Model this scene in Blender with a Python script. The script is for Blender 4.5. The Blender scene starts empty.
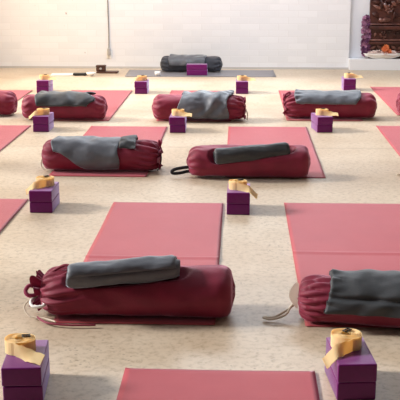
import bpy, bmesh, math, random
from mathutils import Vector, Matrix, noise
random.seed(7)
PI = math.pi
sc = bpy.context.scene
C = sc.collection
sin, cos = math.sin, math.cos

# ------------------------------------------------------------------ camera
cd = bpy.data.cameras.new('camera'); cam = bpy.data.objects.new('camera', cd); C.objects.link(cam)
cam.location = (0, 0, 1.330)
cam.rotation_euler = (PI/2 - 0.24205, 0, 0.03913)
cd.sensor_width = 36; cd.sensor_fit = 'HORIZONTAL'; cd.lens = 1001.8/400*36
cd.clip_end = 200
sc.camera = cam
# ------------------------------------------------------------------ world + lights + exposure
w = bpy.data.worlds.new('world'); sc.world = w; w.use_nodes = True
w.node_tree.nodes['Background'].inputs[0].default_value = (0.85, 0.92, 1.0, 1)
w.node_tree.nodes['Background'].inputs[1].default_value = 1.0
sc.view_settings.view_transform = 'Standard'; sc.view_settings.look = 'None'
sc.view_settings.gamma = 1; sc.view_settings.use_curve_mapping = False
sc.view_settings.exposure = -0.60

def area(name, loc, direction, sx, sy, power, col):
    d = bpy.data.lights.new(name, 'AREA'); d.shape = 'RECTANGLE'; d.size = sx; d.size_y = sy
    d.energy = power; d.color = col
    o = bpy.data.objects.new(name, d); C.objects.link(o); o.location = loc
    o.rotation_euler = Vector(direction).to_track_quat('-Z', 'Y').to_euler()
    return o
sd = bpy.data.lights.new('sun', 'SUN'); sd.energy = 7.6; sd.angle = math.radians(11); sd.color = (1.0, .965, .93)
so_ = bpy.data.objects.new('sun', sd); C.objects.link(so_); so_.location = (-6, 5, 5)
so_.rotation_euler = Vector((1, -.07, -.55)).to_track_quat('-Z', 'Y').to_euler()
WINS = [(1.6, 3.9), (4.0, 6.3), (6.4, 8.7), (8.8, 11.2)]      # unseen window openings in the left wall, opened wide for the sun (y range)
for i, (a, b) in enumerate(WINS):
    warm = (i == 3)  # lamp at the farthest opening is added, to give that corner a warm glow
    area('window_light', (-3.36, (a+b)/2, 1.85), (1, 0, -0.25), 2.2, 2.6, 150 if warm else 22,
         (1.0, 0.70, 0.38) if warm else (1.0, 0.985, 0.98))
ADDED_SKYLIGHTS = [(-1.6, 1.6, 8.6, 10.6), (-1.6, 1.6, 3.4, 5.6)]          # unseen ceiling openings, added to bring in top light
for i, (x0, x1, y0, y1) in enumerate(ADDED_SKYLIGHTS):
    area('skylight_light', ((x0+x1)/2, (y0+y1)/2, 3.42), (0, -0.15, -1), x1-x0, y1-y0, 245 if i == 0 else 15, (0.83, 0.91, 1.0))

# ------------------------------------------------------------------ helpers
def tag(o, label=None, cat=None, group=None, kind=None):
    if label: o['label'] = label
    if cat: o['category'] = cat
    if group: o['group'] = group
    if kind: o['kind'] = kind
    return o
def empty(name, loc=(0, 0, 0), rz=0.0):
    o = bpy.data.objects.new(name, None); C.objects.link(o); o.location = loc; o.rotation_euler = (0, 0, rz)
    o.empty_display_size = .05
    return o
def obj(name, bm, mat, parent=None, smooth=True):
    me = bpy.data.meshes.new(name)
    bmesh.ops.recalc_face_normals(bm, faces=bm.faces)
    bm.to_mesh(me); bm.free()
    if smooth:
        for p in me.polygons: p.use_smooth = True
    if mat: me.materials.append(mat)
    o = bpy.data.objects.new(name, me); C.objects.link(o)
    if parent: o.parent = parent
    return o
def box(bm, x0, x1, y0, y1, z0, z1, bev=0.0, seg=2):
    b = bmesh.new()
    r = bmesh.ops.create_cube(b, size=1)
    for v in b.verts:
        v.co = Vector(((x0+x1)/2 + v.co.x*(x1-x0), (y0+y1)/2 + v.co.y*(y1-y0), (z0+z1)/2 + v.co.z*(z1-z0)))
    if bev: bmesh.ops.bevel(b, geom=b.edges[:], offset=bev, segments=seg, affect='EDGES', profile=.6)
    merge(bm, b)
def merge(bm, b):
    me = bpy.data.meshes.new('tmp'); b.to_mesh(me); b.free(); bm.from_mesh(me); bpy.data.meshes.remove(me)
def tube(bm, pts, r, n=8, closed=False, rr=None):
    pts = [Vector(p) for p in pts]; rings = []
    N = len(pts); prev = None
    for i, p in enumerate(pts):
        if closed: t = pts[(i+1) % N] - pts[i-1]
        else: t = pts[min(i+1, N-1)] - pts[max(i-1, 0)]
        t.normalize()
        if prev is None:
            u = t.orthogonal().normalized()
        else:
            u = (prev - t*prev.dot(t)).normalized()
        prev = u; v = t.cross(u)
        R = rr[i] if rr else r
        rings.append([bm.verts.new(p + (u*cos(2*PI*k/n) + v*sin(2*PI*k/n))*R) for k in range(n)])
    for i in range(N if closed else N-1):
        a, b = rings[i], rings[(i+1) % N]
        for k in range(n): bm.faces.new((a[k], a[(k+1) % n], b[(k+1) % n], b[k]))
    if not closed:
        bm.faces.new(rings[0][::-1]); bm.faces.new(rings[-1])
def spline(P, n=8):
    P = [Vector(p) for p in P]; out = []
    for i in range(len(P)-1):
        p0 = P[max(i-1, 0)]; p1 = P[i]; p2 = P[i+1]; p3 = P[min(i+2, len(P)-1)]
        for k in range(n):
            t = k/n
            out.append(.5*((2*p1) + (p2-p0)*t + (2*p0-5*p1+4*p2-p3)*t*t + (3*p1-p0-3*p2+p3)*t**3))
    out.append(P[-1]); return out
def grid(bm, f, nu, nv, closev=False):
    V = [[bm.verts.new(f(i/(nu-1), j/(nv if closev else nv-1))) for j in range(nv)] for i in range(nu)]
    for i in range(nu-1):
        for j in range(nv if closev else nv-1):
            bm.faces.new((V[i][j], V[i+1][j], V[i+1][(j+1) % nv], V[i][(j+1) % nv]))
    return V
def thick_grid(bm, f, nrm, nu, nv, th):
    """a cloth patch with real thickness: f gives the outer face, nrm its normal"""
    A = [[None]*nv for _ in range(nu)]; B = [[None]*nv for _ in range(nu)]
    for i in range(nu):
        for j in range(nv):
            u, v = i/(nu-1), j/(nv-1); p = f(u, v); n = nrm(u, v)
            e = min(u, 1-u)*(nu-1); g = min(v, 1-v)*(nv-1)
            k = 0.5 if (e < 1 or g < 1) else 1.0
            A[i][j] = bm.verts.new(p - n*th*(1-k)*.5); B[i][j] = bm.verts.new(p - n*th*(k if k == 1 else .75))
    for i in range(nu-1):
        for j in range(nv-1):
            bm.faces.new((A[i][j], A[i+1][j], A[i+1][j+1], A[i][j+1]))
            bm.faces.new((B[i][j], B[i][j+1], B[i+1][j+1], B[i+1][j]))
    for i in range(nu-1):
        bm.faces.new((A[i][0], B[i][0], B[i+1][0], A[i+1][0]))
        bm.faces.new((A[i][-1], A[i+1][-1], B[i+1][-1], B[i][-1]))
    for j in range(nv-1):
        bm.faces.new((A[0][j], A[0][j+1], B[0][j+1], B[0][j]))
        bm.faces.new((A[-1][j], B[-1][j], B[-1][j+1], A[-1][j+1]))
def nz(x, y, z): return noise.noise(Vector((x, y, z)))
def sstep(a, b, x):
    t = max(0, min(1, (x-a)/(b-a))); return t*t*(3-2*t)

# ------------------------------------------------------------------ materials
def mat(name, col, rough=.7, spec=.4, var=None, vscale=20, bump=0, bscale=200, sheen=0, detail=4, tint=(1, 1, 1), coat=0):
    m = bpy.data.materials.new(name); m.use_nodes = True; nt = m.node_tree; N = nt.nodes; L = nt.links
    b = N['Principled BSDF']; b.inputs['Roughness'].default_value = rough
    b.inputs['Specular IOR Level'].default_value = spec
    b.inputs['Base Color'].default_value = (*col, 1)
    if coat: b.inputs['Coat Weight'].default_value = coat; b.inputs['Coat Roughness'].default_value = .3
    if sheen: b.inputs['Sheen Weight'].default_value = sheen; b.inputs['Sheen Roughness'].default_value = .35; b.inputs['Sheen Tint'].default_value = (*tint, 1)
    tc = N.new('ShaderNodeTexCoord')
    if var:
        n = N.new('ShaderNodeTexNoise'); n.inputs['Scale'].default_value = vscale; n.inputs['Detail'].default_value = detail
        L.new(tc.outputs['Object'], n.inputs['Vector'])
        r = N.new('ShaderNodeValToRGB'); r.color_ramp.elements[0].position = .35; r.color_ramp.elements[1].position = .65
        r.color_ramp.elements[0].color = (*var, 1); r.color_ramp.elements[1].color = (*col, 1)
        L.new(n.outputs['Fac'], r.inputs['Fac']); L.new(r.outputs['Color'], b.inputs['Base Color'])
    if bump:
        n2 = N.new('ShaderNodeTexNoise'); n2.inputs['Scale'].default_value = bscale; n2.inputs['Detail'].default_value = 3
        L.new(tc.outputs['Object'], n2.inputs['Vector'])
        bp = N.new('ShaderNodeBump'); bp.inputs['Strength'].default_value = bump; bp.inputs['Distance'].default_value = .002
        L.new(n2.outputs['Fac'], bp.inputs['Height']); L.new(bp.outputs['Normal'], b.inputs['Normal'])
    return m
M_mat   = mat('rose_mat_rubber', (.43, .070, .082), .55, .35, (.40, .062, .074), 6, .4, 350, sheen=.35, tint=(1, .75, .9))
M_grey  = mat('grey_mat_rubber', (.22, .21, .23), .45, .6, (.20, .19, .21), 6, .3, 300)
M_bol   = mat('maroon_cotton', (.225, .010, .036), .6, .4, (.185, .008, .029), 14, .5, 220, .8, tint=(1, .5, .68))
M_ruf   = mat('maroon_gathered_cotton', (.32, .035, .09), .7, .3, (.24, .022, .065), 30, .5, 220, 1.0, tint=(1, .55, .7))
M_tbol  = mat('charcoal_cotton', (.05, .055, .07), .8, .3, (.04, .045, .06), 14, .5, 220, .3)
M_bl    = mat('charcoal_wool', (.034, .036, .040), .55, .5, (.027, .029, .032), 25, .4, 160, .5, tint=(.8, .9, 1))
M_bl2   = mat('slate_wool', (.098, .105, .125), .5, .6, (.082, .088, .105), 25, .4, 160, .9, tint=(.75, .87, 1))
M_foam  = mat('purple_foam', (.15, .003, .12), .5, .15, (.135, .0025, .11), 60, .2, 500, 1.0, tint=(.72, .60, 1), coat=.35)
M_strap = mat('cream_cotton_webbing', (1.0, .88, .55), .8, .2, (.97, .84, .50), 80, .6, 600)
nt = M_strap.node_tree; tr = nt.nodes.new('ShaderNodeBsdfTranslucent'); tr.inputs[0].default_value = (1.0, .72, .30, 1)
ms_ = nt.nodes.new('ShaderNodeMixShader'); ms_.inputs[0].default_value = .45
nt.links.new(nt.nodes['Principled BSDF'].outputs[0], ms_.inputs[1]); nt.links.new(tr.outputs[0], ms_.inputs[2])
nt.links.new(ms_.outputs[0], nt.nodes['Material Output'].inputs[0])
M_tabw = mat('thin_white_cotton', (.95, .92, .85), .8, .2); nt = M_tabw.node_tree
tr = nt.nodes.new('ShaderNodeBsdfTranslucent'); tr.inputs[0].default_value = (1.0, .95, .85, 1)
ms_ = nt.nodes.new('ShaderNodeMixShader'); ms_.inputs[0].default_value = .5
nt.links.new(nt.nodes['Principled BSDF'].outputs[0], ms_.inputs[1]); nt.links.new(tr.outputs[0], ms_.inputs[2])
nt.links.new(ms_.outputs[0], nt.nodes['Material Output'].inputs[0])
M_cord  = mat('pale_cord', (.72, .62, .50), .8, .2)
M_dcord = mat('black_webbing', (.012, .009, .012), .7, .3)
M_metal = mat('dark_metal', (.05, .04, .035), .35, .6); M_metal.node_tree.nodes['Principled BSDF'].inputs['Metallic'].default_value = .8
M_tag   = mat('white_cotton', (.85, .82, .78), .8, .2)
M_wood  = mat('dark_carved_wood', (.085, .022, .014), .45, .5, (.035, .009, .007), 18, .6, 90)
M_woodl = mat('reddish_carved_wood', (.26, .105, .08), .35, .8, (.08, .024, .017), 22, .6, 90)  # lighter copy of the wood, with the relief's highlights put into its colour
M_box   = mat('brown_wood', (.10, .045, .03), .5, .4, (.05, .02, .014), 40)
M_white = mat('white_glaze', (.85, .84, .82), .35, .5)
M_black = mat('black_slate', (.02, .02, .022), .5, .4)
M_cable = mat('grey_cable_sheath', (.22, .21, .21), .5, .4)
M_grypl = mat('grey_plastic', (.42, .41, .40), .5, .4)
M_purfl = mat('mauve_petals', (.30, .12, .25), .8, .2, (.11, .03, .09), 60)
M_mauve = mat('light_mauve_petals', (.52, .28, .42), .8, .2, (.34, .14, .26), 60)
M_orfl  = mat('orange_petals', (.80, .25, .10), .8, .2, (.62, .16, .06), 60)
M_pkfl  = mat('pale_petals', (.85, .72, .66), .8, .2, (.8, .6, .55), 60)
M_wax   = mat('cream_wax', (.9, .82, .6), .5, .4)
M_paint = mat('plain_wall_paint', (.42, .36, .31), .9, .2)
M_dark  = mat('dark_back_wall_paint', (.06, .05, .05), .9, .2)
M_ceil  = mat('ceiling_paint', (.34, .33, .32), .9, .2)
M_frame = mat('window_frame_paint', (.75, .75, .75), .6, .3)

def mat_wall():
    m = bpy.data.materials.new('painted_brick'); m.use_nodes = True; nt = m.node_tree; N = nt.nodes; L = nt.links
    b = N['Principled BSDF']; b.inputs['Roughness'].default_value = .75; b.inputs['Specular IOR Level'].default_value = .3
    tc = N.new('ShaderNodeTexCoord'); mp = N.new('ShaderNodeMapping'); mp.inputs['Rotation'].default_value = (PI/2, 0, 0)
    L.new(tc.outputs['Object'], mp.inputs['Vector'])
    br = N.new('ShaderNodeTexBrick'); br.inputs['Scale'].default_value = 1.0
    br.inputs['Brick Width'].default_value = .225; br.inputs['Row Height'].default_value = .075
    br.inputs['Mortar Size'].default_value = .006; br.inputs['Mortar Smooth'].default_value = .6
    br.inputs['Color1'].default_value = (.84, .86, .90, 1); br.inputs['Color2'].default_value = (.79, .81, .85, 1)
    br.inputs['Mortar'].default_value = (.80, .815, .85, 1)
    L.new(mp.outputs['Vector'], br.inputs['Vector'])
    n = N.new('ShaderNodeTexNoise'); n.inputs['Scale'].default_value = 9; n.inputs['Detail'].default_value = 5
    L.new(tc.outputs['Object'], n.inputs['Vector'])
    # dark spots for small holes in the brick, drawn as colour alone
    v = N.new('ShaderNodeTexNoise'); v.inputs['Scale'].default_value = 13; v.inputs['Detail'].default_value = 2
    L.new(tc.outputs['Object'], v.inputs['Vector'])
    r = N.new('ShaderNodeValToRGB'); r.color_ramp.elements[0].position = .735; r.color_ramp.elements[1].position = .78
    L.new(v.outputs['Fac'], r.inputs['Fac'])
    mx = N.new('ShaderNodeMix'); mx.data_type = 'RGBA'
    L.new(r.outputs['Color'], mx.inputs[0]); L.new(br.outputs['Color'], mx.inputs[6]); mx.inputs[7].default_value = (.40, .36, .38, 1)
    L.new(mx.outputs[2], b.inputs['Base Color'])
    ad = N.new('ShaderNodeMath'); ad.operation = 'ADD'
    ms = N.new('ShaderNodeMath'); ms.operation = 'MULTIPLY'; ms.inputs[1].default_value = -.8
    L.new(br.outputs['Fac'], ms.inputs[0]); L.new(ms.outputs[0], ad.inputs[0]); L.new(n.outputs['Fac'], ad.inputs[1])
    bp = N.new('ShaderNodeBump'); bp.inputs['Strength'].default_value = .2; bp.inputs['Distance'].default_value = .005
    L.new(ad.outputs[0], bp.inputs['Height']); L.new(bp.outputs['Normal'], b.inputs['Normal'])
    return m
def mat_floor():
    m = bpy.data.materials.new('polished_concrete'); m.use_nodes = True; nt = m.node_tree; N = nt.nodes; L = nt.links
    b = N['Principled BSDF']; b.inputs['Roughness'].default_value = .42; b.inputs['Specular IOR Level'].default_value = .5
    tc = N.new('ShaderNodeTexCoord')
    n = N.new('ShaderNodeTexNoise'); n.inputs['Scale'].default_value = 1.3; n.inputs['Detail'].default_value = 6; n.inputs['Roughness'].default_value = .6
    L.new(tc.outputs['Object'], n.inputs['Vector'])
    r = N.new('ShaderNodeValToRGB')
    r.color_ramp.elements[0].position = .33; r.color_ramp.elements[0].color = (.50, .385, .27, 1)
    r.color_ramp.elements[1].position = .62; r.color_ramp.elements[1].color = (.62, .52, .40, 1)
    L.new(n.outputs['Fac'], r.inputs['Fac'])
    # fine grey-brown mottling
    n2 = N.new('ShaderNodeTexNoise'); n2.inputs['Scale'].default_value = 38; n2.inputs['Detail'].default_value = 6; n2.inputs['Roughness'].default_value = .7
    L.new(tc.outputs['Object'], n2.inputs['Vector'])
    r2 = N.new('ShaderNodeValToRGB'); r2.color_ramp.elements[0].position = .34; r2.color_ramp.elements[0].color = (.62, .58, .52, 1)
    r2.color_ramp.elements[1].position = .52; r2.color_ramp.elements[1].color = (1, 1, 1, 1)
    L.new(n2.outputs['Fac'], r2.inputs['Fac'])
    mx = N.new('ShaderNodeMix'); mx.data_type = 'RGBA'; mx.blend_type = 'MULTIPLY'; mx.inputs[0].default_value = .75
    L.new(r.outputs['Color'], mx.inputs[6]); L.new(r2.outputs['Color'], mx.inputs[7])
    # small pits, in patches
    vo = N.new('ShaderNodeTexVoronoi'); vo.inputs['Scale'].default_value = 42; L.new(tc.outputs['Object'], vo.inputs['Vector'])
    lt = N.new('ShaderNodeMath'); lt.operation = 'LESS_THAN'; lt.inputs[1].default_value = .20; L.new(vo.outputs['Distance'], lt.inputs[0])
    n3 = N.new('ShaderNodeTexNoise'); n3.inputs['Scale'].default_value = 3.1; n3.inputs['Detail'].default_value = 3
    L.new(tc.outputs['Object'], n3.inputs['Vector'])
    r3 = N.new('ShaderNodeValToRGB'); r3.color_ramp.elements[0].position = .5; r3.color_ramp.elements[1].position = .62
    L.new(n3.outputs['Fac'], r3.inputs['Fac'])
    mu = N.new('ShaderNodeMath'); mu.operation = 'MULTIPLY'; L.new(lt.outputs[0], mu.inputs[0]); L.new(r3.outputs['Color'], mu.inputs[1])
    mu2 = N.new('ShaderNodeMath'); mu2.operation = 'MULTIPLY'; mu2.inputs[1].default_value = .55; L.new(mu.outputs[0], mu2.inputs[0])
    m2 = N.new('ShaderNodeMix'); m2.data_type = 'RGBA'; L.new(mu2.outputs[0], m2.inputs[0])
    L.new(mx.outputs[2], m2.inputs[6]); m2.inputs[7].default_value = (.20, .15, .11, 1)
    # cast joints across the slab
    sx = N.new('ShaderNodeSeparateXYZ'); L.new(tc.outputs['Object'], sx.inputs[0])
    jo = None
    for y in (6.93,):
        s = N.new('ShaderNodeMath'); s.operation = 'SUBTRACT'; s.inputs[1].default_value = y; L.new(sx.outputs['Y'], s.inputs[0])
        a = N.new('ShaderNodeMath'); a.operation = 'ABSOLUTE'; L.new(s.outputs[0], a.inputs[0])
        c = N.new('ShaderNodeMath'); c.operation = 'LESS_THAN'; c.inputs[1].default_value = .018; L.new(a.outputs[0], c.inputs[0])
        jo = c
    jm = N.new('ShaderNodeMath'); jm.operation = 'MULTIPLY'; jm.inputs[1].default_value = .35; L.new(jo.outputs[0], jm.inputs[0])
    m3 = N.new('ShaderNodeMix'); m3.data_type = 'RGBA'; L.new(jm.outputs[0], m3.inputs[0])
    L.new(m2.outputs[2], m3.inputs[6]); m3.inputs[7].default_value = (.33, .25, .18, 1)
    L.new(m3.outputs[2], b.inputs['Base Color'])
    bp = N.new('ShaderNodeBump'); bp.inputs['Strength'].default_value = .15; bp.inputs['Distance'].default_value = .003
    L.new(n2.outputs['Fac'], bp.inputs['Height']); L.new(bp.outputs['Normal'], b.inputs['Normal'])
    return m
M_wall = mat_wall(); M_floor = mat_floor()

# ------------------------------------------------------------------ room shell
def struct(name, boxes, m, parent=None, bev=0):
    bm = bmesh.new()
    for bx_ in boxes: box(bm, *bx_, bev=bev)
    o = obj(name, bm, m, parent, smooth=False)
    if not parent: o['kind'] = 'structure'
    return o
XL, XR, YB, YF, ZC = -3.2, 4.2, -1.2, 11.85, 3.4
struct('floor', [(XL-.25, XR+.2, YB-.2, 12.35, -.12, 0)], M_floor)
struct('wall_far', [(XL-.25, 1.28, YF, YF+.5, 0, ZC), ], M_wall)
M_ledge = mat('ledge_paint', (.80, .82, .86), .6, .3)
struct('wall_alcove', [(1.28, XR+.2, 11.90, 12.35, 0, ZC)], M_ledge)
struct('trim_1', [(1.28, XR, YF-.10, 11.90, 0, .13)], M_ledge, bev=.004)
bs = []
ys = [YB] + [v for w_ in WINS for v in w_] + [YF]
for i in range(0, len(ys), 2): bs.append((XL-.25, XL, ys[i], ys[i+1], 0, ZC))
for a, b in WINS: bs += [(XL-.25, XL, a, b, 0, .45), (XL-.25, XL, a, b, 3.25, ZC)]
struct('wall_left', bs, M_paint)
struct('wall_right', [(XR, XR+.2, YB, 12.12, 0, ZC)], M_paint)
struct('wall_back', [(XL-.25, XR+.2, YB-.2, YB, 0, ZC)], M_dark)
cb = []
xs = sorted({XL-.25, -1.6, 1.6, XR+.2}); yy = [YB-.2, 3.4, 5.6, 8.6, 10.6, 12.35]
for i in range(3):
    for j in range(5):
        if i == 1 and j in (1, 3): continue
        cb.append((xs[i], xs[i+1], yy[j], yy[j+1], ZC, ZC+.12))
struct('ceiling', cb, M_ceil)
for i, (a, b) in enumerate(WINS):
    t = .05
    struct('window_%d' % (i+1), [(XL-.08, XL-.03, a, a+t, .45, 3.25), (XL-.08, XL-.03, b-t, b, .45, 3.25),
        (XL-.08, XL-.03, a+t, b-t, .45, .45+t), (XL-.08, XL-.03, a+t, b-t, 3.25-t, 3.25), (XL-.08, XL-.03, (a+b)/2-.015, (a+b)/2+.015, .45+t, 3.25-t)], M_frame)
struct('baseboard_far', [(XL, 1.28, YF-.012, YF, 0, .022)], mat('baseboard_grey', (.55, .54, .54), .6, .3))

# ------------------------------------------------------------------ yoga mats
def yoga_mat(x0, x1, y0, y1, label, m=M_mat, group=None, crease=None, rz=0, z=0.0):
    W, Ln = x1-x0, y1-y0
    bm = bmesh.new(); th = .005
    def f(u, v):
        x, y = -W/2 + W*u, -Ln/2 + Ln*v
        h = th + .0015*(nz(x*3+x0*7, y*2+y0, 0)+.4)
        h += .004*max(0, 1-(1-abs(2*u-1))*14)*(.4+nz(x0, y*3, 3)) if abs(2*u-1) > .9 else 0
        if crease is not None:
            d = (y + (y0+y1)/2 - crease)/.012
            h += .006*math.exp(-d*d)
        return Vector((x, y, h + z))
    thick_grid(bm, f, lambda u, v: Vector((0, 0, 1)), 30, 140, th*.9)
    for v in bm.verts: v.co.z = max(v.co.z, .0006+z)
    o = obj('yoga_mat', bm, m)
    o.location = ((x0+x1)/2, (y0+y1)/2, 0); o.rotation_euler.z = rz
    tag(o, label, 'yoga mat', group)
    return o
G = 'rose pink yoga mats laid in rows'
yoga_mat(-.365, .255, 1.22, 3.05, 'pink yoga mat cut off by the bottom edge, closest to the viewer', group=G)
yoga_mat(-.68, -.08, 3.46, 5.30, 'pink yoga mat under the big maroon bolster in the centre foreground', group=G, crease=4.28)
yoga_mat(.25, .90, 3.46, 5.32, 'pink yoga mat at right foreground, behind the bolster with the thick charcoal blanket roll', group=G, crease=4.38)
yoga_mat(-1.77, -1.16, 3.5, 5.35, 'pink yoga mat corner at left edge beside the purple block stack with flopped strap', group=G, crease=4.4)
yoga_mat(-1.16, -.56, 5.95, 7.76, 'pink yoga mat behind the bolster draped with a slate blanket, left of centre', group=G)
yoga_mat(-.08, .53, 5.96, 7.78, 'pink yoga mat right of centre whose bolster has a black handle loop', group=G)
yoga_mat(1.08, 1.70, 5.98, 7.86, 'pink yoga mat at right edge beside a pale dangling cord', group=G)
yoga_mat(-2.24, -1.64, 5.95, 7.77, 'pink yoga mat with a dark right edge at the left side, middle distance', group=G)
yoga_mat(-1.66, -1.055, 8.03, 9.87, 'pink yoga mat in the back row under the left bolster with grey blanket', group=G)
yoga_mat(-.67, -.06, 8.03, 9.89, 'pink yoga mat in the back row under the bolster with rumpled shiny blanket', group=G)
yoga_mat(.39, 1.01, 8.1, 9.93, 'pink yoga mat in the back row under the bolster with flat folded blanket', group=G)
yoga_mat(1.33, 1.94, 8.4, 10.24, 'pink yoga mat in the back row at the right edge, farthest right', group=G)
yoga_mat(-2.65, -2.045, 8.03, 9.85, 'pink yoga mat at far left back corner in the warm window light', group=G)
tm = yoga_mat(-1.27, .40, 11.04, 11.66, 'long grey yoga mat laid sideways along the white brick wall', m=M_grey, rz=.022)

# ------------------------------------------------------------------ bolsters
class Bolster:
    """shape of one bolster in its own space: axis along x from 0 to L, resting on z=0"""
    def __init__(s, L, a=.115, b=.095, left='round', right='round', seed=0, sag=0.0, bend=0.0):
        s.L, s.a, s.b, s.left, s.right, s.seed, s.sag, s.bend = L, a, b, left, right, seed, sag, bend
    def end(s, d, kind):
        """radius factor at distance d from an end"""
        if kind == 'flat':
            r = .055; t = min(1, d/r); return .62 + .38*math.sqrt(max(0, 1-(1-t)**2)) if d > 0 else .62
        if kind == 'round':
            r = .075; t = min(1, d/r); return .45 + .55*math.sqrt(max(0, 1-(1-t)**2))
        r = .095; t = min(1, d/r); return .50 + .50*math.sqrt(max(0, 1-(1-t)**2))
    def surf(s, x, ph, off=0.0):
        f = min(s.end(x, s.left), s.end(s.L-x, s.right))
        k = x/s.L
        A = s.a*f; B = s.b*f*(1 - s.sag*(1-k))
        c, si = cos(ph), sin(ph)
        n = 2.35
        rr = (abs(c)**n + abs(si)**n)**(-1/n)
        y = A*rr*c; z = B*rr*si
        # flattened underside
        zc = s.b*(1 - s.sag*(1-k))*.93
        # gathers near a drawn end
        g = 0
        for kind, d in ((s.left, x), (s.right, s.L-x)):
            if kind == 'gather':
                w_ = 1 - sstep(.02, .20, d)
                g += w_*(.016*abs(sin(ph*6 + 2.5*nz(d*9, s.seed, 1)+s.seed))**.6 + .007*sin(ph*17 + 3*d/.1 + s.seed) - .012)
            elif kind == 'round':
                w_ = 1 - sstep(.01, .13, d)
                g += w_*.006*sin(ph*11 + s.seed*3 + 4*nz(d*12, 0, s.seed))
        g += .006*nz(x*5+s.seed*9, c*1.3, si*1.3) + .0022*nz(x*22, c*3+s.seed, si*3)
        # long soft pull lines
        g += .0022*sin(ph*5 + 6*nz(x*3, s.seed, 4))
        R = math.hypot(y, z)+1e-6
        y *= (R+g+off)/R; z *= (R+g+off)/R
        z = zc + z
        yb = s.bend*4*k*(1-k)
        return Vector((x, y + yb, z))
    def point(s, x, ph, off=0.0):
        p = s.surf(x, ph, off); p.z = max(p.z, .008 if off == 0 else .004); return p
    dent = None
    def body(s, parent, mat_):
        bm = bmesh.new(); nx, na = 110, 96
        xs_ = []
        for i in range(nx):
            t = i/(nx-1); xs_.append(s.L*(t - .12*sin(2*PI*t)/1.2))
        V = [[bm.verts.new(s.point(x, 2*PI*j/na)) for j in range(na)] for x in xs_]
        if s.dent:
            A_, B_, r_ = Vector(s.dent[0]), Vector(s.dent[1]), s.dent[2]
            for row in V:
                for v in row:
                    h2 = (B_-A_).to_2d(); pv = (v.co-A_).to_2d()
                    t_ = max(0, min(1, pv.dot(h2)/h2.length_squared)); q_ = A_ + (B_-A_)*t_
                    dh = (v.co-q_).to_2d().length
                    if dh < r_: v.co.z = max(.01, min(v.co.z, q_.z - math.sqrt(r_*r_-dh*dh)*.9))
        for i in range(nx-1):
            for j in range(na): bm.faces.new((V[i][j], V[i+1][j], V[i+1][(j+1) % na], V[i][(j+1) % na]))
        for ring, x, sg in ((V[0], 0, -1), (V[-1], s.L, 1)):
            cen = sum((v.co for v in ring), Vector())/na
            prev = ring
            for f in (.75, .5, .25):
                cur = [bm.verts.new(cen + (v.co-cen)*f + Vector((sg*.012*(1-f)*(1+.5*sin(j*.9)), 0, 0))) for j, v in enumerate(ring)]
                for j in range(na): bm.faces.new((prev[j], cur[j], cur[(j+1) % na], prev[(j+1) % na]))
                prev = cur
            bm.faces.new(prev)
        return obj('cover', bm, mat_, parent)
    def ruffle(s, parent, mat_, side='left', size=.05, spread=.055):
        """the frill of cloth beyond the drawstring"""
        sg = -1 if side == 'left' else 1; x0 = 0 if side == 'left' else s.L
        k = 0 if side == 'left' else 1
        zc = s.b*(1-s.sag*(1-k))*.93; sd = s.seed
        def f(u, v):
            ph = 2*PI*v
            r = .040 + spread*u**.8*(1+.3*sin(ph*3+sd)) + .013*(.3+u)*sin(ph*9+sd) + .009*u*sin(ph*14+2*sd)
            x = x0 + sg*(-.012 + size*u*(1+.35*sin(ph*5+sd*2)) + .006*sin(ph*9)*u)
            return Vector((x, r*cos(ph)*1.1, max(.012, zc + r*sin(ph)*.95)))
        bm = bmesh.new(); 
        A = grid(bm, f, 10, 110, True)
        r = bmesh.ops.solidify(bm, geom=bm.faces[:], thickness=.003)
        for v in bm.verts: v.co.z = max(v.co.z, .008)
        return obj('gathered_end', bm, mat_, parent)
    def cord(s, parent, pts, m, r=.0035, name='drawstring'):
        bm = bmesh.new(); tube(bm, spline(pts, 8), r, 8); return obj(name, bm, m, parent)
    def drape(s, name, x0, x1, phf, off, th, mat_, label, group, loc, rz, nu=70, nv=60, seed=0, foldamp=.006, edge=None, cat='blanket', groove=0):
        """blanket conforming to the bolster; phf(u) -> (phi_front, phi_back); phi=pi/2 is the top, pi.. the front side is toward -y"""
        def fx(u, v):
            a, b = x0, x1
            if edge: a, b = edge(v)
            return a + (b-a)*u
        def f(u, v):
            p0, p1 = phf(u); ph = p0 + (p1-p0)*v; x = fx(u, v)
            o_ = .002 + th + foldamp*(.6*nz(x*9+seed, ph*1.5, seed)+.5*sin(x*38+ph*3.2+4*nz(x*4, ph, seed))+.9)
            o_ += foldamp*.25*nz(x*22, ph*4, seed)
            if groove: o_ -= .016*math.exp(-((ph/PI-groove-.05*nz(x*5, seed, 0))/.03)**2)
            xx = max(.005, min(s.L-.005, x))
            p = s.surf(xx, ph, o_)
            p.x = x; p.z = max(p.z, .011); return p
        def nrm(u, v):
            e = 1e-2
            a = f(min(u+e, 1), v)-f(max(u-e, 0), v); b = f(u, min(v+e, 1))-f(u, max(v-e, 0))
            n = a.cross(b)
            if n.length < 1e-9: n = Vector((0, 0, 1))
            n.normalize(); c_ = s.surf(s.L/2, 0).copy(); q = f(u, v)
            if n.dot(Vector((0, q.y, q.z-s.b))) < 0: n = -n
            return n
        bm = bmesh.new(); thick_grid(bm, f, nrm, nu, nv, th)
        for v in bm.verts: v.co.z = max(v.co.z, .008)
        o = obj(name, bm, mat_); o.location = loc; o.rotation_euler.z = rz
        tag(o, label, cat, group); return o

GB = 'maroon bolsters in rows on the yoga mats'
def make_bolster(S, x, y, label, rz=.0, m=M_bol, group=GB, z=.006):
    r = empty('bolster', (x, y, z), rz); tag(r, label, 'bolster', group); S.body(r, m); return r

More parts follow.
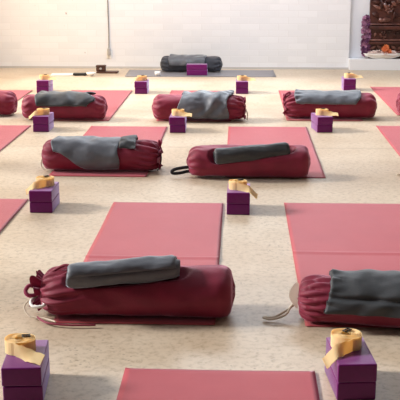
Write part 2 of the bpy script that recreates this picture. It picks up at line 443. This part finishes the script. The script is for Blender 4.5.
def blanket_roll(L, r, label, loc, rz, ry=0, rx=0, mat_=M_bl, seed=0, turns=3.2, squash=.9, group='rolled charcoal blankets on bolsters', fold=True):
    """spiral of thick cloth; axis along local x, centre at origin"""
    bm = bmesh.new(); n = 120; nx = 60; th = r/turns*.80
    prof = []
    for i in range(n):
        t = i/(n-1); ang = t*turns*2*PI + .8*PI; rad = r*.12 + (r-r*.12)*t
        prof.append((ang, rad))
    def f(u, v):
        i = v*(n-1); t = v; ang = t*turns*2*PI + .5*PI; rad = r*.10 + (r*.90)*t
        x = -L/2 + L*u
        e = min(u, 1-u)*L
        rad *= 1 - .10*math.exp(-e/.012)
        rad += (.10*r*nz(x*7+seed, cos(ang)*1.2, sin(ang)*1.2+seed) + .045*r*nz(x*25, cos(ang)*3, sin(ang)*3+seed) + .05*r*sin(x*30+ang*2+seed))*(.3+.7*t)
        x2 = x + .012*nz(ang*.4, seed, 2)*(1 if u in (0, 1) else 1)*(abs(2*u-1)**3) + (.006*sin(ang*.5)*(2*u-1))
        return Vector((x2, rad*cos(ang), rad*sin(ang)*squash))
    def nrm(u, v):
        ang = v*turns*2*PI + .5*PI; return Vector((0, cos(ang), sin(ang)))
    thick_grid(bm, f, nrm, nx, n, th)
    o = obj('rolled_blanket', bm, mat_); o.location = loc; o.rotation_euler = (rx, ry, rz)
    tag(o, label, 'blanket', group); return o

# ---- big centre foreground bolster
S = Bolster(.715, .118, .094, 'gather', 'flat', 1.0, sag=.10)
S.dent = ((0.125, -0.113, 0.169), (0.509, -0.047, 0.191), 0.054)
X, Y = -.735, 3.585
b = make_bolster(S, X, Y, 'big maroon bolster in the centre foreground with a frilled left end')
S.ruffle(b, M_ruf, 'left', .035, .030)
S.cord(b, [(-.01, -.03, .09), (.03, -.02, .15), (.085, -.02, .185), (.115, -.03, .18), (.10, -.055, .165), (.05, -.06, .14), (.015, -.05, .11)], M_bol, .006, 'tie_loop')
S.cord(b, [(-.01, -.01, .08), (-.045, -.02, .105), (-.06, -.04, .09), (-.045, -.05, .075), (-.01, -.03, .075)], M_ruf, .008, 'tie_loop')
S.cord(b, [(-.01, -.04, .07), (-.05, -.06, .055), (-.06, -.07, .03), (-.035, -.09, .008), (.02, -.105, .006), (.07, -.14, .006)], M_cord, .003)
S.cord(b, [(-.02, -.03, .06), (-.035, -.07, .06), (-.02, -.10, .05), (.02, -.10, .055), (.01, -.07, .07)], M_tag, .006)
S.cord(b, [(-.01, -.09, .006), (.04, -.15, .006), (.12, -.17, .006), (.22, -.165, .006)], M_bol, .004)
blanket_roll(.405, .059, 'rolled charcoal blanket with blue-grey sheen on the centre foreground bolster', (-.418, 3.505, .186), .17, ry=-.055, mat_=M_bl2, seed=3)

# ---- right foreground bolster
S = Bolster(.72, .120, .078, 'gather', 'round', 2.3)
b = make_bolster(S, .235, 3.565, rz=-.13, label= 'maroon bolster cut off at right foreground with a drawstring end and white tab')
S.cord(b, [(.0, -.01, .07), (-.03, -.03, .045), (-.05, -.06, .02), (-.10, -.08, .008), (-.13, -.06, .006), (-.09, -.055, .008), (-.045, -.03, .03), (-.0, -.0, .06)], M_cord, .0045)
bm = bmesh.new()
grid(bm, lambda u, v: Vector((-.004 - .035*sin(PI*(.08+.84*v))*u, -.035+.05*(v-.5), .085 + .085*(v-.5)+ .01*u)), 8, 12)
bmesh.ops.solidify(bm, geom=bm.faces[:], thickness=.003)
obj('white_tab', bm, M_tabw, b)['label'] = 'white cloth tab'
S3R = S

# ---- middle row
S = Bolster(.73, .122, .095, 'round', 'gather', 3.7)
X, Y = -1.225, 6.15
b = make_bolster(S, X, Y, 'maroon bolster left of centre in the middle row, under a draped slate blanket')
S.ruffle(b, M_ruf, 'right', .02, .05)
S.cord(b, [(.70, -.03, .10), (.735, -.04, .115), (.745, -.05, .08), (.735, -.06, .03), (.72, -.07, .008)], M_dcord, .004)
S.cord(b, [(.015, -.06, .10), (.0, -.08, .07), (.0, -.09, .035), (.02, -.10, .012)], M_cord, .004)
# front of the bolster is at phi = pi .. in -y direction, so front angles run pi/2 -> 3pi/2
def drape(S, X, Y, *a, **k):
    return S.drape('draped_blanket', *a, loc=(X, Y, .006), rz=0, group='grey blankets draped over bolsters', **k)
drape(S, X, Y, .07, .56, lambda u: (.30*PI, (.86 + .34*sstep(0, .55, u))*PI), .006, .012, M_bl2,
      'slate blanket wrapped over the front of the bolster left of centre', seed=4, foldamp=.005,
      edge=lambda v: (.075 + .012*sin(v*7), .50 - .02*v + .012*sin(v*9)))
drape(S, X, Y, .49, .59, lambda u: (.32*PI, .80*PI), .010, .008, M_bl,
      'small crumpled dark cloth beside the slate blanket on the left of centre bolster', seed=14, foldamp=.016, cat='cloth', nu=50)

S = Bolster(.73, .12, .098, 'round', 'flat', 5.1, sag=.06)
S.dent = ((0.178, -0.113, 0.142), (0.592, -0.047, 0.178), 0.058)
X, Y = -.305, 6.0
b = make_bolster(S, X, Y, 'maroon bolster in the middle row with a black handle loop on its left end')
bm = bmesh.new()
P = spline([(.03, -.05, .062), (-.02, -.055, .058), (-.07, -.06, .05), (-.098, -.06, .035), (-.09, -.06, .022), (-.05, -.06, .024), (-.01, -.055, .032), (.03, -.05, .035)], 6)
tube(bm, P, .010, 8); obj('handle', bm, M_dcord, b)['label'] = 'black webbing handle'
blanket_roll(.440, .066, 'lumpy rolled charcoal blanket on the middle row bolster behind the centre block stack', (.078, 5.915, .166), .16, ry=-.06, mat_=M_bl, seed=12, turns=2.8)

S = Bolster(.70, .115, .098, 'gather', 'round', 6.6)
b = make_bolster(S, 1.045, 6.17, 'maroon bolster at the right edge with only its cord showing')
S.cord(b, [(.01, -.05, .12), (-.005, -.07, .11), (-.012, -.085, .07), (-.02, -.10, .03), (-.05, -.13, .006), (-.075, -.14, .006)], M_cord, .006)
S.cord(b, [(.0, -.05, .08), (-.01, -.09, .04), (-.005, -.13, .006)], M_cord, .005)

drape(S3R, .235, 3.565, .10, .66, lambda u: (.42*PI, 1.02*PI), .012, .024, M_bl,
      'thick folded charcoal blanket on the right foreground bolster', seed=8, foldamp=.006, nu=90, nv=90, groove=.84,
      edge=lambda v: (.105 + .012*sin(v*4), .66)).rotation_euler.z = -.13
# ---- back row
S = Bolster(.685, .122, .100, 'round', 'round', 7.2)
X, Y = -1.775, 8.125
b = make_bolster(S, X, Y, 'maroon bolster at the left of the back row with a pinkish puckered end')
drape(S, X, Y, .15, .60, lambda u: (.25*PI, .93*PI), .010, .016, M_bl,
      'dark grey blanket on top of the left back row bolster', seed=21, foldamp=.007,
      edge=lambda v: (.13 + .012*sin(v*7), .56 + .035*sin(v*11)+.02*v))

S = Bolster(.745, .125, .102, 'round', 'gather', 8.4)
X, Y = -.70, 8.125
b = make_bolster(S, X, Y, 'maroon bolster in the middle of the back row under a rumpled shiny blanket')
S.ruffle(b, M_ruf, 'right', .015, .045)
S.cord(b, [(.73, -.02, .11), (.755, -.04, .09), (.77, -.06, .05), (.765, -.08, .008)], M_cord, .005)
drape(S, X, Y, .22, .66, lambda u: (.25*PI, (1.18)*PI), .008, .014, M_bl2,
      'rumpled blue-grey blanket with deep folds on the middle back row bolster', seed=33, foldamp=.017,
      edge=lambda v: (.22 + .03*sin(v*5), .60 + .05*(1-v)+.02*sin(v*8)), nu=90)

S = Bolster(.745, .122, .102, 'gather', 'round', 9.9)
X, Y = .38, 8.265
b = make_bolster(S, X, Y, 'maroon bolster at the right of the back row with a tied left end')
S.ruffle(b, M_ruf, 'left', .018, .045)
S.cord(b, [(.0, .0, .12), (-.012, -.01, .15), (.0, -.02, .185), (.03, -.01, .205), (.04, .0, .195), (.02, .0, .16)], M_ruf, .008, 'tie_loop')
drape(S, X, Y, .08, .60, lambda u: (.22*PI, (.90+.02*u)*PI), .012, .018, M_bl2,
      'flat folded grey blanket on the right back row bolster', seed=41, foldamp=.004,
      edge=lambda v: (.08 + .008*sin(v*7), .56 + .06*sin(v*3)))

S = Bolster(.70, .12, .10, 'round', 'round', 11.3)
b = make_bolster(S, -2.575, 8.31, 'maroon bolster end poking in at the far left of the back row')
S = Bolster(.70, .12, .10, 'round', 'round', 12.9)
b = make_bolster(S, 1.335, 8.45, 'maroon bolster sliver at the right edge of the back row')

# ---- the one by the wall
S = Bolster(.69, .115, .088, 'round', 'round', 13.7)
b = make_bolster(S, -.895, 11.50, 'charcoal bolster on the grey mat by the white brick wall', m=M_tbol, group='charcoal bolster by the wall', z=.008)
del b['group']
d_ = drape(S, -.895, 11.50, .10, .50, lambda u: (.22*PI, 1.02*PI), .008, .014, M_bl2,
      'dark grey blanket folded over the charcoal bolster by the wall', seed=51, foldamp=.005,
      edge=lambda v: (.10 + .012*sin(v*7), .51 + .012*sin(v*5)))
d_.location.z = .008

# ------------------------------------------------------------------ foam blocks + straps
HB, DB = .060, .228
def block_mesh(W):
    bm = bmesh.new(); box(bm, -W/2, W/2, -DB/2, DB/2, 0, HB-.0008, .005, 3); 
    me = bpy.data.meshes.new('foam_block'); bm.to_mesh(me); bm.free()
    for p in me.polygons: p.use_smooth = True
    me.materials.append(M_foam); return me
BM = block_mesh(.120)
def block(x, y, z, rz, label):
    o = bpy.data.objects.new('foam_block', BM); C.objects.link(o); o.location = (x, y, z); o.rotation_euler.z = rz
    return tag(o, label, 'yoga block', 'purple foam blocks stacked in pairs')

def strap(x, y, z, rz, label, r=.050, tail='right', turns=7, tilt=(0, 0), h=.042, squash=1.0, tl=.11):
    """rolled cotton strap lying on its edge with a loose tail"""
    t_ = empty('yoga_strap', (x, y, z), rz); tag(t_, label, 'yoga strap', 'rolled cream yoga straps on the blocks')
    t_.rotation_euler = (tilt[0], tilt[1], rz)
    bm = bmesh.new(); n = 200; L0 = []
    a0 = {'right': -PI/2, 'left': -PI/2, 'drop': -PI/2}[tail]; sg = 1 if tail != 'left' else -1
    r0 = .30*r
    pts = []
    for i in range(n):
        t = i/(n-1); ang = a0 - sg*(1-t)*turns*2*PI; rad = r0 + (r-r0)*t
        pts.append((Vector((rad*cos(ang), rad*sin(ang)*squash, 0)), Vector((0, 0, 1))))
    # tail leaves tangentially at the front (-y), then twists flat and droops
    m = 34; p = pts[-1][0].copy()
    for i in range(1, m):
        t = i/(m-1)
        q = Vector((p.x + sg*tl*t, p.y - .018*sin(t*PI*.5) - .012*t, 0))
        tw = sstep(.15, .75, t)*1.15
        wv = Vector((0, sin(tw)*.9, cos(tw)))
        q.z = -.5*h*0 + (-.012 if tail == 'drop' else -.004)*t - (.030*sstep(.55, 1, t) if tail in ('drop', 'left') else .004*t)
        pts.append((q, wv.normalized()))
    th = .0018; rows = []
    for i, (q, wv) in enumerate(pts):
        a = pts[max(i-1, 0)][0]; b_ = pts[min(i+1, len(pts)-1)][0]; tg = (b_-a).normalized()
        nn = tg.cross(wv).normalized(); c = q + Vector((0, 0, h/2))
        jit = .0012*sin(i*.7)
        rows.append([bm.verts.new(c + wv*(s1*h/2 + jit) + nn*th*s2*.5) for s1, s2 in ((-1, -1), (1, -1), (1, 1), (-1, 1))])
    for i in range(len(rows)-1):
        for k in range(4): bm.faces.new((rows[i][k], rows[i][(k+1) % 4], rows[i+1][(k+1) % 4], rows[i+1][k]))
    bm.faces.new(rows[0]); bm.faces.new(rows[-1][::-1])
    obj('webbing', bm, M_strap, t_, smooth=False)
    bm = bmesh.new()
    tube(bm, [(-.013, -.005, h+.003), (.013, -.005, h+.003), (.013, .009, h+.003), (-.013, .009, h+.003)], .0026, 6, closed=True)
    tube(bm, [(0, -.005, h+.003), (0, .009, h+.003)], .002, 6)
    o = obj('buckle', bm, M_metal, t_); o['label'] = 'small dark metal buckle'
    o.location = (r*.25, r*.30, 0); o.rotation_euler.z = .5
    return t_

ST = [ # x, y(front face), rz, place, tail, strap offset (x,y), rz of strap
 (-.655, 2.775, .10, 'at the bottom left corner', 'right', (-.02, .02), -.25),
 (-1.035, 5.065, .0, 'beside the left edge mat', 'left', (.0, .02), .3),
 (.003, 5.065, .0, 'in the centre of the floor', 'drop', (-.004, -.02), -.1),
 (.357, 2.845, .09, 'at the bottom right corner', 'left', (-.012, .03), .35),
 (-1.510, 7.50, .0, 'before the left back row bolster', 'left', (.0, .0), .2),
 (-.466, 7.50, .0, 'before the rumpled blanket bolster', 'right', (.0, .0), 0),
 (.640, 7.56, .15, 'before the flat folded blanket bolster', 'right', (.0, .0), .1),
 (-1.915, 9.68, .0, 'behind the back row at far left', 'right', (.0, .0), .2),
 (-.950, 9.645, .0, 'behind the back row, second from left', 'left', (.0, .0), .1),
 (.028, 9.683, .0, 'in front of the grey mat end', 'right', (.0, .0), .3),
 (1.093, 9.93, .0, 'nearest the carved wood panel', 'right', (.0, .0), .4),
]
for i, (x, yf, rz, place, tail, so, srz) in enumerate(ST):
    yc = yf + DB/2
    block(x, yc, 0, rz + random.uniform(-.02, .02), 'lower purple foam block of the pair ' + place)
    block(x + random.uniform(-.002, .002), yc + random.uniform(-.004, .002), HB, rz + random.uniform(-.02, .02), 'upper purple foam block of the pair ' + place)
    strap(x+so[0], yc+so[1], 2*HB, srz, 'rolled cream yoga strap on the purple blocks ' + place.replace(', with a flopped strap', ''), tail=tail, squash=.9 + .1*(i % 2))
# pair by the wall, turned sideways
block(-.469, 11.185, .006, PI/2, 'lower purple foam block of the pair on the grey mat by the wall')
block(-.472, 11.187, .006+HB, PI/2+.02, 'upper purple foam block of the pair on the grey mat by the wall')

# ------------------------------------------------------------------ things along the wall
def lathe(bm, prof, n=40, cx=0, cy=0):
    R = [[bm.verts.new((cx + r*cos(2*PI*k/n), cy + r*sin(2*PI*k/n), z)) for k in range(n)] for r, z in prof]
    for i in range(len(R)-1):
        for k in range(n): bm.faces.new((R[i][k], R[i][(k+1) % n], R[i+1][(k+1) % n], R[i+1][k]))
    bm.faces.new(R[0][::-1]); bm.faces.new(R[-1])
# tealight
t = empty('tealight_candle', (-.905, 11.10, .006)); tag(t, 'small pale candle on the front edge of the grey mat by the wall', 'candle')
bm = bmesh.new(); lathe(bm, [(.022, 0), (.030, .004), (.034, .045), (.031, .045), (.028, .012), (.001, .011)]); obj('holder', bm, M_white, t)
bm = bmesh.new(); lathe(bm, [(.026, .0125), (.026, .034), (.020, .036), (.003, .033)]); obj('wax', bm, M_wax, t)
# low white bowl
bm = bmesh.new(); lathe(bm, [(.022, 0), (.026, .006), (.048, .022), (.054, .040), (.051, .040), (.045, .024), (.022, .010), (.001, .009)])
o = obj('bowl', bm, M_white); o.location = (-1.645, 11.08, 0); tag(o, 'small white bowl on the floor near the wall, beside a flat black slate', 'bowl')
# flat black piece and white card
bm = bmesh.new(); box(bm, -.075, .075, -.045, .045, .006, .026, .006); box(bm, -.06, .06, -.035, .035, 0, .007, .002)
o = obj('slate_tray', bm, M_black); o.location = (-1.775, 11.13, .0); tag(o, 'flat black slate slab on the floor by the wall, left of the bowl', 'tray')
bm = bmesh.new(); box(bm, -.13, .13, -.10, .10, 0, .007, .002)
o = obj('folded_cloth', bm, M_tag); o.location = (-1.98, 11.2, 0); o.rotation_euler.z = .1; tag(o, 'thin folded white cloth on the floor by the wall, far left', 'cloth')
# singing bowl on cushion / dark tray
bm = bmesh.new(); box(bm, -.12, .12, -.07, .07, .0, .018, .006); o = obj('wooden_tray', bm, M_box); o.location = (-1.50, 11.39, 0)
tag(o, 'dark brown wooden tray on the floor by the wall under a small box', 'tray')
t = empty('wooden_box', (-1.575, 11.40, .018)); tag(t, 'small brown wooden box on the dark tray by the wall', 'box')
bm = bmesh.new(); box(bm, -.052, .052, -.04, .04, 0, .05, .006); obj('body', bm, M_box, t)
bm = bmesh.new(); box(bm, -.056, .056, -.044, .044, .0505, .068, .008); obj('lid', bm, M_box, t)
bm = bmesh.new(); lathe(bm, [(.012, -.004), (.014, 0), (.012, .004)]); 
for v in bm.verts: v.co = Vector((v.co.x, -.042+v.co.z, .030+v.co.y))
obj('clasp', bm, M_grypl, t)
# cable and socket on the wall
t = empty('wall_cable', (-1.537, YF, 0)); tag(t, 'thin grey cable hanging down the white brick wall to a small plug', 'cable')
bm = bmesh.new(); tube(bm, spline([(0, -.008, 3.35), (.004, -.008, 1.6), (-.003, -.008, .8), (.002, -.010, .45), (0, -.012, .235)], 10), .0055, 8); obj('cord', bm, M_cable, t)
bm = bmesh.new(); box(bm, -.018, .018, -.035, -.004, .155, .235, .006); obj('plug', bm, M_grypl, t)
bm = bmesh.new(); box(bm, -.028, .028, -.006, 0, .115, .205, .003); obj('socket_plate', bm, M_white, t)

# ------------------------------------------------------------------ altar: carved panel, dish, garlands
t = empty('carved_panel', (1.995, 11.858, .131)); tag(t, 'dark reddish-brown carved wooden panel standing at the right of the wall', 'carved panel')
bm = bmesh.new(); box(bm, -.49, .49, -.02, .04, 0, 1.25, .004); obj('backboard', bm, M_wood, t)
for z0, z1, d in ((.0, .045, .022), (.065, .085, .035), (.165, .195, .045), (.205, .222, .035), (.335, .375, .05), (.385, .40, .035), (.80, .85, .05), (1.2, 1.25, .055)):
    bm = bmesh.new(); box(bm, -.49, .49, -.02-d, -.018, z0, z1, .008, 3); obj('moulding', bm, M_woodl if d == .035 else M_wood, t)
random.seed(11)
def leaf(bm, cx, cz, ang, ln, wd, dep):
    b = bmesh.new(); nu, nv = 10, 7
    V = []
    for i in range(nu):
        u = i/(nu-1); row = []
        for j in range(nv):
            v = j/(nv-1)*2-1; w_ = wd*sin(PI*min(.98, max(.03, u)))**.8
            x = (u-.5)*ln; y = v*w_; z = dep*(sin(PI*u)**.6)*(1-v*v)**.5*(1-.35*math.exp(-(v/.18)**2))
            X_ = cx + x*cos(ang) - y*sin(ang); Z_ = cz + x*sin(ang) + y*cos(ang)
            row.append(b.verts.new((X_, -.018 - z, Z_)))
        V.append(row)
    for i in range(nu-1):
        for j in range(nv-1): b.faces.new((V[i][j], V[i+1][j], V[i+1][j+1], V[i][j+1]))
    merge(bm, b)
def rosette(cx, cz, R, n):
    bm = bmesh.new()
    for k in range(n):
        a = 2*PI*k/n; leaf(bm, cx + R*.62*cos(a), cz + R*.62*sin(a), a, R*.85, R*.28, .045)
    b = bmesh.new(); bmesh.ops.create_icosphere(b, subdivisions=2, radius=R*.26)
    for v in b.verts: v.co = Vector((cx+v.co.x, -.03+v.co.y*.9, cz+v.co.z))
    merge(bm, b); return obj('carved_flower', bm, M_woodl, t)
for cx in (-.33, .02, .30): rosette(cx, .28 + random.uniform(-.01, .01), random.uniform(.035, .05), 6)
for k, cx in enumerate((-.27, .10)): rosette(cx, .60 + random.uniform(-.05, .05), .06 + .02*k, 7)
for k in range(56):
    up = k < 40
    bm = bmesh.new(); leaf(bm, random.uniform(-.43, .43), random.uniform(.43, .77) if up else random.uniform(.245, .315), random.uniform(0, 2*PI),
        random.uniform(.07, .14) if up else .06, random.uniform(.014, .03) if up else .014, random.uniform(.03, .055))
    obj('carved_leaf', bm, M_woodl if k % 3 == 0 else M_wood, t)
for k in range(12):
    bm = bmesh.new(); leaf(bm, -.44+.08*k, .125, .6*(-1)**k, .085, .018, .03); obj('carved_leaf', bm, M_woodl, t)

def flower(bm, c, R, n=9, col=None, tiltv=(0, -0.5, 1)):
    q = Vector(tiltv).normalized().to_track_quat('Z', 'Y')
    for ring in range(3):
        for k in range(n):
            a = 2*PI*(k+ring*.5)/n; up = .25+.35*ring; L_ = R*(1-.25*ring)
            pts = []
            for s_, w_ in ((.1, .12), (.5, .34), (.85, .28), (1.0, .08)):
                for sg in (-1, 1):
                    p = Vector((s_*L_*cos(up), sg*w_*L_*.8, s_*s_*L_*sin(up) + .001*ring))
                    p = Matrix.Rotation(a, 3, 'Z') @ p; pts.append(Vector(c) + q @ p)
            vs = [bm.verts.new(p) for p in pts]
            for i in range(3): bm.faces.new((vs[2*i], vs[2*i+1], vs[2*i+3], vs[2*i+2]))
# garland of mauve blossoms hanging at the panel's left side
def garland(name, path, label, R=.026, seed=1):
    random.seed(seed); t = empty(name, path[0]); tag(t, label, 'garland')
    o0 = Vector(path[0]); P = spline([Vector(p)-o0 for p in path], 10)
    bm = bmesh.new(); tube(bm, P, .004, 6); obj('string', bm, M_dcord, t)
    n = 0
    for i in range(0, len(P), 1):
        for _ in range(2):
            bm = bmesh.new(); p = P[i] + Vector((random.uniform(-.040, .040), random.uniform(-.03, .01), random.uniform(-.012, .012)))
            flower(bm, p, R*random.uniform(.8, 1.15), 7, tiltv=(random.uniform(-.8, .8), -1, random.uniform(-.4, .9)))
            obj('blossom', bm, M_purfl if random.random() < .45 else M_mauve, t, smooth=False); n += 1
    return t
garland('flower_garland', [(1.47, 11.86, .60), (1.465, 11.85, .50), (1.47, 11.84, .40), (1.465, 11.835, .30), (1.47, 11.83, .22), (1.465, 11.825, .18)],
        'mauve flower garland hanging down the left side of the carved panel', seed=5)
garland('flower_garland', [(1.95, 11.80, .22), (1.935, 11.79, .185), (1.95, 11.78, .165), (2.04, 11.78, .165)],
        'mauve flower garland lying at the right of the white dish, by the frame edge', seed=9)
bm = bmesh.new()
lathe(bm, [(.10, 0), (.12, .004), (.20, .022), (.228, .045), (.222, .047), (.19, .028), (.10, .012), (.001, .011)], 56)
for v in bm.verts: v.co.y *= .22; v.co.z *= 1.35
o = obj('offering_dish', bm, M_white); o.location = (1.665, 11.79, .131); tag(o, 'oval white dish of petals on the white ledge before the carved panel', 'dish')
random.seed(3)
fl = [(-.10, .0, .045, M_pkfl), (-.05, .02, .05, M_pkfl), (.02, -.02, .045, M_pkfl), (.07, .01, .05, M_pkfl), (.12, -.005, .042, M_pkfl), (-.14, -.01, .032, M_pkfl)]
for k, (dx, dy, R, m_) in enumerate(fl):
    R *= 1.35
    bm = bmesh.new(); flower(bm, (0, 0, .0), R, 8); o = obj('petal_flower', bm, m_, smooth=False); o.location = (1.665+dx, 11.79+dy, .188)
    tag(o, 'pale pink flower among those lying in the white dish', 'flower', 'pale flowers in the white dish')
bm = bmesh.new()
for p in ((0, 0, .0), (.03, -.01, -.005), (-.02, -.01, .02), (.0, .0, .04)): flower(bm, p, .038, 9, tiltv=(p[0]*10, -1, .6))
o = obj('orange_flower', bm, M_orfl, smooth=False); o.location = (1.70, 11.785, .222); tag(o, 'orange flower propped in the white dish before the carved panel', 'flower')
